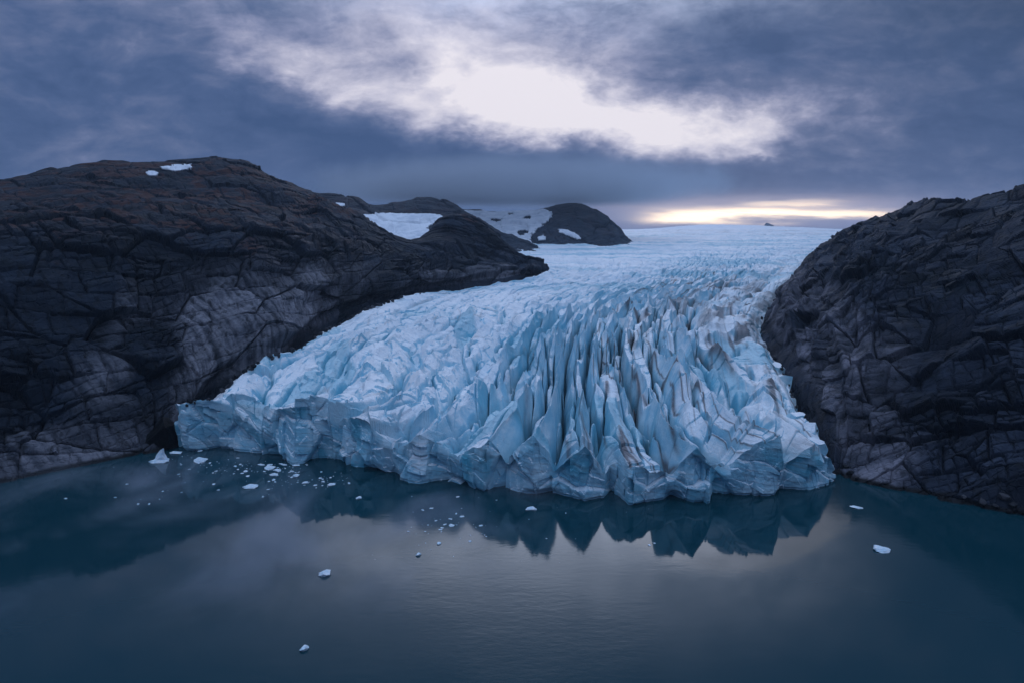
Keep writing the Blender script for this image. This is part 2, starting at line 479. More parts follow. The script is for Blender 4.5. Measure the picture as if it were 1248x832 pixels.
# facet coordinates stretch with distance but stay cell-like (conformal beyond 420 m)
far = Y32 > 420
gx = np.where(far, X32 * (420.0 / np.maximum(Y32, 420)), X32)
gy = np.where(far, 420 * (1 + np.log(np.maximum(Y32, 420) / 420.0)), Y32)
gs = np.maximum(1.0, Y32 / 420.0) ** 0.5
cen = sstep(0.25, 0.40, UU) * sstep(0.99, 0.93, UU) * sstep(4.6, 3.6, vg)       # the fin zone
fa, fe, fid = facets(Wl / 22 + 0.3 * noise2(X32 / 24, Y32 / 24, 5), D32 / 62, 41, 2.6, 0.7)
fa = fa * (1 - 0.55 * sstep(2.6, 4.2, vg)) * sstep(1.0, 0.95, UU) * sstep(0.0, 0.03, UU)
fb, fe2, fid2 = facets(gx / 6.0, gy / 8.0, 43, 1.3, 0.6)
fc, fe3, fid3 = facets(gx / 2.6, gy / 3.2, 47, 1.2, 0.6)
tr = ridged(gx / 30 + fbm(gx / 60, gy / 60, 2, 9), gy / 9, 3, 51)   # transverse crevasse field upstream
up = sstep(3.6, 4.6, vg)
calm = (1 - 0.5 * sstep(1200, 2600, Y32)) * (1 - 0.45 * sstep(700, 1000, Y32) * sstep(-0.15, 0.2, fbm(gx / 60, gy / 14, 3, 95)))
Z = gz(Y) + 4.0 * np.sin(np.pi * np.clip(UU, 0, 1)) * sstep(4.5, 2.0, vg)
Z = Z - 6.5 * sstep(1.1, 0.0, vg) * sstep(0.12, 0.3, UU)
w1 = 1.05 - 0.30 * sstep(1.2, 2.8, vg)
Z = Z + big + A * w1 * (r1 - 0.45) + A * w2 * (r2 - 0.4) - A * 1.15 * k1 * sstep(0.0, 0.6, vg) - A * 0.75 * k2 * sstep(0.1, 0.8, vg)
fw = (1 - 0.65 * cen)
Z = Z + fw * B * fa - fw * B * 0.35 * np.exp(-(fe / 0.06) ** 2)
Z = Z + ((0.44 - 0.04 * up) * fb * (1 - 0.75 * cen) + (0.08 + 0.09 * up) * fc * (1 - 0.4 * cen)) * B * gs * calm
xf = noise2(Wl.astype(np.float32) / 60, D32 / 15 + 1.2 * fbm(X32 / 40, Y32 / 40, 2, 92), 91)
xcut = np.exp(-(np.abs(xf) / 0.035) ** 2) * sstep(-0.05, 0.25, noise2(Wl.astype(np.float32) / 22, D32 / 22, 93)) * sstep(0.1, 0.5, vg) * sstep(5, 4, vg)
Z = Z - A * 0.22 * xcut
Z = Z + up * 1.3 * tr * gs * gs * calm
Z = Z + 0.40 * fbm(X32 / 3.2, Y32 / 3.2, 3, 61)
# far icefall step and swelling ice cap
Z = Z + 9 * sstep(2300, 2700, Y32) * sstep(500, 650, X32) * sstep(1700, 1100, X32) * sstep(4500, 3200, Y32)
Z = Z + (42 * np.exp(-((X32 - 1850) / 420) ** 2) - 46 * sstep(2050, 2900, X32)) * sstep(3500, 6200, Y32)
# margins sag into the moat beside the rock
Z = Z - 2.5 * sstep(0.02, 0.0, UU) * sstep(6.5, 5, vg) - 8 * sstep(0.965, 1.0, UU) * sstep(6.5, 5, vg)
Z[0] = np.maximum(Z[0], 4.5)
# ridge noses stand forward of the valleys between them
tan = np.gradient(np.stack([np.convolve(np.pad(front[:, j], 40, 'edge'), np.ones(81) / 81, 'valid') for j in (0, 1)], 1), axis=0)
nrm = np.stack([tan[:, 1], -tan[:, 0]], 1); nrm /= np.linalg.norm(nrm, axis=1, keepdims=True)
push = (1.5 - 5.0 * (1 - t1[:1])) * np.clip(1 - vv[:, None], 0, 1) ** 2
X = X + nrm[None, :, 0] * push; Y = Y + nrm[None, :, 1] * push
front = np.stack([X[0], Y[0]], 1)

# attributes: fresh blue faces, dirt bands that follow the flow
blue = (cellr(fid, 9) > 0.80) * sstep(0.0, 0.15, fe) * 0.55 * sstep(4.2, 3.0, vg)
blue = np.maximum(blue, (0.8 * k1 + 0.4 * k2) * sstep(4.2, 3.2, vg))  # cracks: blue ice colour, deepened to paint in the shade of the gaps
longn = fbm(UU * 55, D32 / 120, 4, 71)
line1 = np.exp(-(np.abs(noise2(UU * 22 + 0.35 * noise2(UU * 9, D32 / 40, 73), D32 / 170, 72)) / 0.05) ** 2)
right = sstep(0.42, 0.62, UU) * (1 - 0.35 * sstep(0.8, 0.9, UU))
dirt = 1.1 * line1 * sstep(-0.2, 0.2, fbm(UU * 12, D32 / 60, 3, 74)) * (0.3 + 0.8 * right)
line2 = np.exp(-(np.abs(noise2(UU * 48 + 0.4 * noise2(UU * 15, D32 / 30, 79), D32 / 140, 80)) / 0.07) ** 2)
dirt = np.maximum(dirt, 1.0 * line2 * right * sstep(-0.25, 0.15, fbm(UU * 20, D32 / 40, 3, 88)))
dirt = np.maximum(dirt, sstep(0.15, 0.5, longn) * 0.35 * right)
swp = sstep(0.66, 0.80, UU) * sstep(2.6, 3.6, vg) * sstep(5.4, 4.6, vg) * sstep(-0.1, 0.3, fbm(UU * 30, D32 / 130, 4, 97))
dirt = np.maximum(dirt, 0.7 * swp)
marg = sstep(0.84, 0.92, UU) * sstep(0.6, 1.6, vg) * sstep(0.02, 0.35, fbm(UU * 40, D32 / 50, 4, 75))
dirt = np.maximum(dirt, 0.85 * marg)
dirt = np.maximum(dirt, 0.5 * sstep(0.02, 0.0, UU) * sstep(0, 0.3, fbm(X32 / 9, Y32 / 9, 3, 77) + 0.1))
dirt = dirt * sstep(5.6, 4.6, vg)
blue = np.maximum(blue, 0.6 * sstep(0.1, 0.4, tr) * up * sstep(3500, 1500, Y32) * sstep(-0.1, 0.3, fbm(gx / 90, gy / 18, 3, 96)))
dirt = np.maximum(dirt, 0.75 * sstep(0.05, 0.35, fbm(X32 / 160, Y32 / 60, 4, 78)) * sstep(1500, 2300, Y32) * sstep(4200, 3000, Y32) * 0.6)
V = np.stack([X, Y, Z], -1)
fu = UU * 300; fd = D32

# ice front: a broken cliff between the surface edge and the water
NR = 90
al = np.concatenate([[0], np.cumsum(np.hypot(*np.diff(front, axis=0).T))]).astype(np.float32)
tt = np.linspace(0, 1, NR)[1:][:, None]
zt = Z[0][None]
Zc = zt * (1 - tt) - 4.0 * tt
ALc = np.broadcast_to(al, Zc.shape).astype(np.float32); Zc32 = Zc.astype(np.float32)
wa = 0.16 * fbm(ALc / 14, Zc32 / 14, 2, 83)
o1, oe1, oid1 = facets(ALc / 17 + wa, Zc32 / 17 + wa + ALc / 60, 81, 1.7, 0.4)
o2, oe2, oid2 = facets(ALc / 3.6 + wa, Zc32 / 5.5 + ALc / 25, 82, 1.4, 0.6)
o3, oe3, oid3 = bricks(Zc32 / 16 + ALc / 90, ALc / 7.5 + 0.25 * wa, 89, 1.8, 0.5)
off = 2.1 * o1 + 1.3 * o3 + 0.35 * o2 + 0.22 * fbm(ALc / 2.5, Zc32 / 2.5, 3, 84) - 0.5 * np.exp(-(oe1 / 0.06) ** 2)
off = off - 0.7 * sstep(1.2, 0.2, Zc32) * (0.4 + 0.6 * sstep(-0.1, 0.3, noise2(ALc / 25, 0.5, 85)))
for cx, wd, ht, dp in ((al[int(NU * 0.135)], 5, 4.5, 3.5), (al[int(NU * 0.375)], 6, 3.5, 3), (al[int(NU * 0.47)], 7, 3.0, 3), (al[int(NU * 0.655)], 3, 4.0, 3)):
    off = off - dp * np.exp(-((ALc - cx) / wd) ** 2) * sstep(ht, ht - 2.5, Zc32)
off = off * np.minimum(1, tt * 6)
slope = (0.16 * (zt - Zc)) * sstep(0.0, 0.3, tt)
Vc = np.stack([front[None, :, 0] + nrm[None, :, 0] * (off - 1.0 * tt * 0), front[None, :, 1] + nrm[None, :, 1] * off, Zc], -1)
Vc = np.concatenate([V[:1], Vc])
blue_c = np.concatenate([blue[:1], np.clip((cellr(oid1, 9) > 0.6) * 0.6 * sstep(0, .2, oe1) + 0.25 * (cellr(oid3, 9) > 0.6) + 0.05, 0, 1) * (0.5 + 0.5 * sstep(-0.3, 0.3, fbm(ALc / 9, Zc32 / 9, 3, 86)))])
dirt_c = np.concatenate([dirt[:1], 0.35 * np.exp(-(np.abs(noise2(ALc / 40, Zc32 / 4.0 + ALc / 30, 87)) / 0.06) ** 2)])

fu_c = np.concatenate([fu[:1], Zc32 * 1.3 + 0.3 * ALc]); fd_c = np.concatenate([fd[:1], ALc])
GL = empty('glacier', (float(front[NU // 2, 0]), float(front[NU // 2, 1]), 0))
tag(GL, 'blue white glacier spilling between dark rock walls into the lake', 'glacier')
org = np.array(GL.location)
ks = int(np.searchsorted(vv, 6.0))
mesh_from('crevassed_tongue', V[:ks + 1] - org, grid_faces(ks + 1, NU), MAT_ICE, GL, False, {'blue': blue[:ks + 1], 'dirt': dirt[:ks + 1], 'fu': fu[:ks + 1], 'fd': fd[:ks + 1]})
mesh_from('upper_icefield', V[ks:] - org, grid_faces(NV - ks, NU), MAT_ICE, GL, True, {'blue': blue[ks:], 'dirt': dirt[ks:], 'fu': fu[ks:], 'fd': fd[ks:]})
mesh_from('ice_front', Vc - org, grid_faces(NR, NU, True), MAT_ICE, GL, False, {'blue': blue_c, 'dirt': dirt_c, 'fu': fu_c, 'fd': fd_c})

# ------------------------------------------------------------------ rock walls
def rock_patch(name, cols, nseg_c, nseg_r, mat, seed, amp=1.0, slab_fn=None, back=((160, -45), (500, -160)), smooth_top=0.25, big_s=34.0, under=(28, -26), dip=0.0, flute=-0.95, hs=1.0, vsc=1.7, foot=0.0, foot_from=5.0):
    """cols: list of columns, each = list of 3-D control points from the foot to the skyline"""
    C = []
    for pts in cols:
        pts = [np.array(p, float) for p in pts]
        d = pts[-1][:2] - pts[0][:2]; d = d / max(np.linalg.norm(d), 1e-6)
        r0 = pts[0].copy(); r0[:2] -= d * under[0]; r0[2] += under[1]
        dc = pts[-1][:2] / np.linalg.norm(pts[-1][:2])
        tail = []
        for (dist, dz) in back:
            q = pts[-1].copy(); q[:2] += dc * dist; q[2] += dz; tail.append(q)
        C.append(np.stack([r0] + pts + tail))
    C = np.stack(C, 1)                                   # rows x cols x 3
    nr, nc = C.shape[:2]
    us = np.concatenate([np.linspace(k, k + 1, n, endpoint=False) for k, n in enumerate(nseg_c)] + [[nc - 1]])
    vs = np.concatenate([np.linspace(k, k + 1, n, endpoint=False) for k, n in enumerate(nseg_r)] + [[nr - 1]])
    S = catmull(np.arange(nc), C.transpose(1, 0, 2), us).transpose(1, 0, 2)
    S = pchip(np.arange(nr), S, vs)                      # NV x NU x 3
    du = np.gradient(S, axis=1); dv = np.gradient(S, axis=0)
    n = np.cross(du, dv); ln = np.linalg.norm(n, axis=-1, keepdims=True); n = n / np.maximum(ln, 1e-9)
    sgn = np.sign((n * np.array([0, -0.6, 0.8])).sum(-1).mean()); n = n * sgn
    a = np.concatenate([np.zeros((S.shape[0], 1)), np.cumsum(np.linalg.norm(np.diff(S, axis=1), axis=-1), 1)], 1)
    a = a.mean(0)[None] * 0.5 + a * 0.5
    b = np.concatenate([np.zeros((1, S.shape[1])), np.cumsum(np.linalg.norm(np.diff(S, axis=0), axis=-1), 0)], 0)
    a = a.astype(np.float32); b = b.astype(np.float32)
    V = np.broadcast_to(vs[:, None], a.shape).astype(np.float32); U = np.broadcast_to(us[None], a.shape).astype(np.float32)
    slab = slab_fn(U, V, a, b) if slab_fn else np.zeros_like(a)
    slab = np.clip(slab, 0, 1).astype(np.float32)
    top = nr - 1 - len(back)
    att = 1 - (1 - smooth_top) * sstep(top - 1.7, top - 0.1, V)
    att = att * sstep(0, 0.6, V) ** 0.5 * (0.35 + 0.65 * sstep(1.0, 1.4, V))
    wx = 7 * fbm(a / 90, b / 90, 2, seed + 1) + 0.5 * fbm(a / 7, b / 7, 3, seed + 3); wy = 7 * fbm(a / 90 + 9, b / 90, 2, seed + 2) + 0.5 * fbm(a / 7, b / 7 + 5, 3, seed + 4)
    # bedding and joints are planes in the ground: measured along the wall and in height, turned by the dip
    Xs = (a * hs).astype(np.float32); Zs = (S[..., 2] * 1.15 + 0.12 * b).astype(np.float32)
    aw = Xs + wx; bw = Zs + wy
    ar = aw * math.cos(dip) + bw * math.sin(dip); br = -aw * math.sin(dip) + bw * math.cos(dip)
    rough = (1 - 0.8 * slab)
    f1, e1, c1 = facets(ar / (big_s * vsc), br / (big_s * vsc * 0.6), seed + 11, 1.7, 0.7)
    f2, e2, c2 = bricks(ar / (big_s * 0.62), br / (big_s * 0.36), seed + 12, 1.5, 0.7)
    rt = 0.22
    f3, e3, c3 = bricks((ar * math.cos(rt) + br * math.sin(rt)) / (big_s * 0.24), (-ar * math.sin(rt) + br * math.cos(rt)) / (big_s * 0.13), seed + 13, 1.2, 0.6)
    terr = br / 24 + 0.45 * fbm(a / 150, b / 90, 2, seed + 14)
    tf = terr - np.floor(terr)
    ledge = (np.minimum(tf / 0.8, (1 - tf) / 0.2) - 0.5)
    brk = sstep(-0.25, 0.25, fbm(a / 80, b / 80, 3, seed + 21)).astype(np.float32)      # more broken here, more massive there
    am = abs(amp)
    fol = fbm(ar / 70 + 0.5 * fbm(a / 60, b / 60, 2, seed + 22), br / 3.6, 4, seed + 20)
    h = am * (6.0 * fbm(a / 110, b / 110, 3, seed + 15) + 3.5 * ridged(a / 70, b / 50, 2, seed + 25)
              + 3.4 * f1 * (0.4 + 0.6 * rough) + 2.1 * f2 * rough * (0.5 + 0.9 * brk) + 0.75 * f3 * rough * (0.3 + brk)
              + 2.4 * ledge * rough * (0.4 + 0.8 * brk)
              - 2.6 * np.exp(-(e1 / 0.032) ** 2) - 2.1 * np.exp(-(e2 / 0.040) ** 2) * (0.25 + 0.75 * rough) * (0.45 + 0.55 * brk) - 0.9 * np.exp(-(e3 / 0.055) ** 2) * rough * (0.25 + 0.75 * brk)
              + 0.45 * fol * rough
              + 0.55 * fbm(a / 9, b / 9, 4, seed + 16) * rough)
    # glacier-scoured flutes run down the polished slabs
    fr = aw * math.cos(flute) + bw * math.sin(flute); fq = -aw * math.sin(flute) + bw * math.cos(flute)
    fl = fbm(fq / 2.9 + 0.5 * fbm(a / 30, b / 60, 2, seed + 18), fr / 90, 4, seed + 17)
    h = h + am * slab * 1.1 * fl
    h = h + 0.22 * fbm(a / 1.8, b / 1.8, 3, seed + 19)
    h = h - foot * sstep(1.5, 1.0, V) * sstep(foot_from, foot_from + 1.5, U) * sstep(13.5, 11.5, U)
    P = S + n * (h * att)[..., None]
    bt = 0.45 * cellr(c1, 5) + 0.35 * cellr(c2, 5) + 0.2 * cellr(c3, 5)
    cw = np.where(sgn > 0, False, True)
    return P, dict(slab=slab, blocktone=bt, flute=np.clip(0.5 + 0.9 * fl, 0, 1)), grid_faces(len(vs), len(us), bool(cw)), (U, V, a, b)

def L(px, py, Y): return at_y(px, py, Y)
def W(px, py, z=0.0): return at_z(px, py, z)

LEFT = [
    [W(-420, 678), L(-420, 480, 250), L(-420, 290, 330), L(-420, 245, 480), L(-420, 185, 650)],
    [W(-150, 620), L(-150, 450, 285), L(-150, 285, 360), L(-150, 245, 520), L(-150, 218, 700)],
    [W(0, 588), L(0, 430, 312), L(0, 280, 385), L(0, 250, 560), L(0, 221, 740)],
    [W(100, 568), L(100, 430, 330), L(92, 281, 405), L(85, 246, 580), L(62, 209, 760)],
    [W(175, 553), L(168, 430, 348), L(165, 280, 430), L(150, 240, 600), L(128, 200, 800)],
    [W(212, 522, 6), L(230, 420, 378), L(240, 280, 455), L(235, 245, 620), L(220, 196, 820)],
    [W(258, 470, 17), L(290, 400, 402), L(310, 283, 490), L(310, 250, 640), L(290, 197, 820)],
    [W(338, 436, 26), L(355, 375, 452), L(370, 290, 540), L(360, 260, 660), L(340, 219, 810)],
    [W(372, 408, 31), L(395, 355, 502), L(415, 298, 590), L(405, 278, 680), L(385, 237, 800)],
    [W(436, 376, 39), L(455, 340, 592), L(465, 308, 640), L(458, 294, 700), L(440, 263, 790)],
    [W(498, 358, 45), L(512, 335, 642), L(517, 315, 680), L(513, 304, 720), L(500, 293, 780)],
    [W(560, 346, 50), L(562, 332, 692), L(562, 316, 730), L(556, 295, 780), L(545, 266, 850)],
    [W(610, 338, 55), L(607, 330, 722), L(603, 318, 750), L(598, 302, 790), L(588, 273, 850)],
    [W(645, 334, 56), L(640, 328, 735), L(634, 321, 760), L(629, 313, 790), L(622, 301, 830)],
    [W(671, 331, 57), L(668, 329, 745), L(664, 327, 765), L(660, 325, 790), L(655, 323, 830)]]
def slab_left(U, V, a, b):
    m = sstep(4.4, 5.2, U) * sstep(9.5, 7.5, U) * sstep(0.9, 1.15, V) * sstep(2.75, 2.3, V)
    m2 = 0.5 * sstep(4.9, 4.0, U) * sstep(0.9, 1.0, V) * sstep(1.5, 1.36, V)
    m3 = sstep(9, 10, U) * sstep(1.0, 1.2, V) * sstep(2.0, 1.6, V) * 0.7
    m4 = 0.5 * sstep(2.5, 3.5, U) * sstep(1.4, 1.6, V) * sstep(2.6, 2.2, V) * sstep(0.0, 0.2, fbm(a / 70, b / 60, 3, 903))
    nz = 0.65 + 0.9 * fbm(a / 40, b / 30, 3, 901)
    return np.clip(np.maximum(np.maximum(m, m2), np.maximum(m3, m4)) * (0.4 + nz), 0, 1)
PL, AL, FLc, PRM = rock_patch('hillside', LEFT, [16, 40] + [90, 75, 75, 80, 85, 75, 70, 60, 55, 45, 35, 30], [14, 170, 190, 95, 90, 10, 8], MAT_ROCK, 300, 1.0, slab_left, dip=-0.08, flute=-1.15, vsc=1.3, smooth_top=0.5, foot=8.0)
hl = mesh_from('hillside', PL, FLc, MAT_ROCK, None, False, AL)
tag(hl, 'large dark rocky hillside left of the glacier with pale scoured slabs', 'hillside', None, 'structure')

RIGHT = [
    [W(1750, 745), L(1740, 400, 215), L(1700, -30, 330)],
    [W(1450, 672), L(1475, 410, 250), L(1520, 95, 380)],
    [W(1248, 628), L(1275, 418, 287), L(1370, 180, 405)],
    [W(1180, 613), L(1215, 413, 307), L(1300, 214, 430)],
    [W(1100, 598), L(1150, 408, 332), L(1244, 229, 460)],
    [W(1050, 588), L(1105, 402, 350), L(1205, 240, 480)],
    [W(1024, 577, 1), L(1075, 396, 365), L(1175, 246, 500)],
    [W(1013, 530, 10), L(1050, 378, 388), L(1145, 248, 520)],
    [W(994, 490, 15), L(1030, 358, 415), L(1118, 251, 545)],
    [W(974, 455, 22), L(1012, 343, 455), L(1098, 258, 570)],
    [W(940, 408, 33), L(990, 333, 515), L(1078, 266, 600)],
    [W(940, 378, 41), L(990, 320, 585), L(1060, 272, 650)],
    [W(966, 349, 51), L(1000, 308, 695), L(1040, 281, 740)],
    [W(990, 326, 61), L(1006, 304, 830), L(1024, 289, 870)],
    [W(1010, 304, 70), L(1012, 300, 1010), L(1014, 296, 1080)]]
def slab_right(U, V, a, b):
    m = sstep(4.2, 5.2, U) * sstep(12.5, 10.5, U) * sstep(1.0, 1.2, V) * sstep(2.1, 1.75, V)
    m2 = 0.8 * sstep(3.5, 4.3, U) * sstep(6.5, 5.6, U) * sstep(0.95, 1.02, V) * sstep(1.5, 1.3, V)
    nz = 0.6 + 1.1 * fbm(a / 35, b / 30, 3, 951)
    return np.clip(np.maximum(m, m2) * nz, 0, 1)
PR, AR, FR, PRMR = rock_patch('hillside', RIGHT, [16, 60, 90, 80, 75, 65, 55, 50, 45, 40, 40, 35, 35, 30], [14, 270, 270, 12, 8], MAT_ROCK_R, 500, -1.15, slab_right,
                              back=((120, -10), (400, -120)), smooth_top=0.6, big_s=30.0, dip=0.33, flute=0.42, hs=-1.0, vsc=0.85)
hr = mesh_from('hillside', PR, FR, MAT_ROCK_R, None, False, AR)
tag(hr, 'steep black fractured rock wall right of the glacier', 'hillside', None, 'structure')

# ------------------------------------------------------------------ far mountains
def mountain(cols, seed, ns, nr, label, amp=1.0):
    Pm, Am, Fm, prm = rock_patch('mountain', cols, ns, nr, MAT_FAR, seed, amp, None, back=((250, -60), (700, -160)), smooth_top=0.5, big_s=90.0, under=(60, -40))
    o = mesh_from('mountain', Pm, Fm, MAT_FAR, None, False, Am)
    tag(o, label, 'mountain', None, 'structure')
    return Pm, Fm
MW = [
    [L(330, 330, 1000), L(335, 285, 1120), L(345, 246, 1320)],
    [L(400, 330, 1000), L(400, 280, 1120), L(395, 239, 1320)],
    [L(440, 330, 1000), L(437, 280, 1120), L(430, 241, 1320)],
    [L(470, 330, 1000), L(462, 285, 1120), L(452, 252, 1320)],
    [L(500, 330, 1000), L(490, 285, 1130), L(480, 248, 1350)],
    [L(530, 330, 1000), L(522, 285, 1130), L(510, 240, 1370)],
    [L(570, 325, 1000), L(560, 285, 1130), L(545, 246, 1370)],
    [L(600, 320, 1020), L(592, 292, 1130), L(575, 262, 1320)],
    [L(640, 314, 1050), L(630, 300, 1130), L(612, 284, 1250)],
    [L(668, 310, 1080), L(660, 305, 1130), L(650, 298, 1200)]]
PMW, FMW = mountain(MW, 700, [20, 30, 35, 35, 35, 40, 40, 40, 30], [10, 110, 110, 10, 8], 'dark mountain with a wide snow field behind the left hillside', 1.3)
MD = [
    [L(520, 318, 1250), L(520, 290, 1400), L(520, 258, 1700)],
    [L(560, 316, 1250), L(560, 288, 1400), L(562, 257, 1700)],
    [L(600, 314, 1240), L(602, 286, 1390), L(605, 258, 1700)],
    [L(635, 312, 1230), L(637, 286, 1380), L(642, 258, 1680)],
    [L(670, 310, 1220), L(668, 282, 1350), L(668, 253, 1620)],
    [L(705, 309, 1220), L(702, 278, 1340), L(697, 248, 1560)],
    [L(738, 307, 1220), L(732, 281, 1330), L(722, 254, 1520)],
    [L(760, 306, 1230), L(754, 287, 1330), L(743, 268, 1480)],
    [L(775, 305, 1240), L(770, 298, 1330), L(762, 288, 1430)],
    [L(785, 304, 1260), L(782, 303, 1330), L(778, 302, 1400)]]
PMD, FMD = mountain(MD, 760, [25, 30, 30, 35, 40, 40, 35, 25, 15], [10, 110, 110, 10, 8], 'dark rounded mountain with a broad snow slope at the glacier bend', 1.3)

# snow lying on the mountains: sheets cut to an outline, raised above the rock with a thickness
def in_poly(px, py, poly):
    poly = np.array(poly, float); ins = np.zeros(px.shape, bool); j = len(poly) - 1
    for i in range(len(poly)):
        xi, yi = poly[i]; xj, yj = poly[j]
        c = ((yi > py) != (yj > py)) & (px < (xj - xi) * (py - yi) / (yj - yi + 1e-9) + xi)
        ins ^= c; j = i
    return ins
def snow_on(P, F, poly, label, lift=1.2, jag=1.5, seed=0, holes=()):
    V = P.reshape(-1, 3)
    px, py = to_px(V)
    ctr = V[F].mean(1); cx, cy = to_px(ctr)
    ns = jag * 1.6 * fbm(cx / 6.0, cy / 3.0, 4, 600 + seed); n2 = jag * 0.6 * fbm(cx / 6.0 + 30, cy / 3.0, 4, 640 + seed)
    keep = in_poly(cx + ns * 2, cy + n2, poly)
    for (hx, hy, rx, ry) in holes:
        keep &= ((cx + ns * 2 - hx) / rx) ** 2 + ((cy + n2 - hy) / ry) ** 2 > 1
    f = F[keep]
    if len(f) == 0: return
    v, f, used = compact(V, f)
    lab = np.arange(len(v))
    for _ in range(400):
        mn = lab[f].min(1); new = lab.copy(); np.minimum.at(new, f.ravel(), np.repeat(mn, f.shape[1]))
        new = new[new]
        if (new == lab).all(): break
        lab = new
    ids, cnt = np.unique(lab, return_counts=True)
    f = f[lab[f[:, 0]] == ids[cnt.argmax()]]
    v, f, used = compact(v, f)
    v = v.copy(); v[:, 2] += lift; v[:, 1] -= lift * 0.6
    base = v.mean(0); base[2] = v[:, 2].min()
    o = mesh_from('snow_patch', v - base, f, MAT_SNOW); o.location = base
    sol = o.modifiers.new('thickness', 'SOLIDIFY'); sol.thickness = 1.5 * lift; sol.offset = -1
    tag(o, label, 'snow patch', 'snow patches on the mountains')
snow_on(PMW, FMW, [(440, 264), (470, 261), (505, 262), (530, 262), (545, 266), (540, 272), (525, 274), (520, 280), (530, 287), (528, 293), (440, 294)],
        'broad flat snow field between the left hillside and the rock knob', 2.0, 2.0, 1)
snow_on(PMD, FMD, [(560, 257), (600, 259), (640, 258), (668, 256), (672, 262), (664, 274), (650, 282), (645, 292), (648, 300), (630, 300), (612, 291), (590, 275), (572, 264)],
        'wide snow slope streaked with rock on the rounded mountain', 2.0, 2.5, 2, [(637, 285, 6, 3.5), (642, 266, 5, 2), (604, 269, 6, 2), (622, 262, 4, 1.2)])
snow_on(PMD, FMD, [(680, 280), (692, 281), (702, 286), (709, 292), (704, 293), (692, 288), (682, 284)], 'narrow slanting snow streak on the rounded mountain', 1.5, 1.0, 3)
snow_on(PMD, FMD, [(655, 290), (664, 287), (664, 293), (657, 294)], 'small snow patch low on the rounded mountain', 1.5, 1.0, 4)
snow_on(PMW, FMW, [(410, 248), (420, 249), (420, 252), (411, 252)], 'tiny snow fleck high on the mountain behind the left hillside', 1.5, 0.6, 5)
snow_on(PL, FLc, [(196, 204), (212, 202), (234, 202), (233, 207), (215, 209), (199, 208)], 'long snow patch just below the left hill summit', 0.9, 0.8, 6)
snow_on(PL, FLc, [(177, 211), (186, 209), (195, 212), (190, 215), (180, 214)], 'smaller snow patch left of the long one near the hill summit', 0.9, 0.6, 7)

# ------------------------------------------------------------------ loose lumps: boulders, bergs
def lump(seed, sub=3, cuts=14, squash=(1, 1, 1), rough=0.05, flat=False):
    """a rock- or ice-like block: sphere cut by random planes"""
    rs = np.random.RandomState(seed)
    bm = bmesh.new(); bmesh.ops.create_icosphere(bm, subdivisions=sub, radius=1.0)
    V = np.array([v.co[:] for v in bm.verts]); bm.faces.ensure_lookup_table()
    F = np.array([[v.index for v in f.verts] for f in bm.faces]); bm.free()
    for _ in range(cuts):
        n = rs.normal(size=3); n /= np.linalg.norm(n); d = rs.uniform(0.55, 0.85)
        s = V @ n; V = V - np.outer(np.maximum(s - d, 0), n)
    V = V * (1 + rough * fbm(V[:, 0] * 2.3 + seed, V[:, 1] * 2.3 + V[:, 2] * 1.7, 3, seed)[:, None])
    V = V * np.array(squash)
    return V, F

wb, wf = lump(5, 5, 26, (10, 9, 14), 0.06)
c0 = at_z(197, 546, 0.0)
o = mesh_from('boulder', wb, wf, MAT_HOLLOW_SHADE, None, False, {'slab': np.zeros(len(wb)), 'blocktone': np.zeros(len(wb))})
o.location = (c0[0], c0[1] + 3, 2.5)
tag(o, 'black rock block standing in for the shaded hollow between left slab and ice', 'boulder')

BOULD = [(1243, 622, 2.6), (1226, 625, 1.8), (1232, 616, 2.2), (1212, 617, 1.7), (1196, 611, 2.0), (1222, 606, 2.4), (1172, 607, 1.5), (1150, 602, 1.9), (1036, 577, 2.2),
         (1029, 569, 2.0), (1044, 583, 1.4), (1246, 628, 1.4)]
bmeshes = []
for k in range(7):
    v, f = lump(40 + k, 4, 30, (1.0, 0.8, 0.62), 0.035)
    b0 = mesh_from('boulder', v, f, MAT_BOULDER, None, False, {'slab': np.full(len(v), 0.3 + 0.1 * k), 'blocktone': np.full(len(v), k / 7.0)})
    bmeshes.append(b0.data); bpy.data.objects.remove(b0)
def surf_hit(P, px, py):
    V = P.reshape(-1, 3); qx, qy = to_px(V)
    front_ = (V[:, 1] > 50)
    d = (qx - px) ** 2 + (qy - py) ** 2 + np.where(front_, 0, 1e9)
    near = np.argsort(d)[:30]
    return V[near[np.argmin(V[near, 1])]]
for k, (px, py, s) in enumerate(BOULD):
    p = surf_hit(PR, px, py - 2)
    o = bpy.data.objects.new('boulder', bmeshes[k % 7]); COL.objects.link(o)
    o.location = p + np.array([0, -s * 0.2, s * 0.15]); o.scale = (s, s, s)
    o.rotation_euler = (random.uniform(-.4, .4), random.uniform(-.4, .4), random.uniform(0, 6.28))
    tag(o, 'dark angular boulder at the foot of the right rock wall', 'boulder', 'boulders along the right shore')

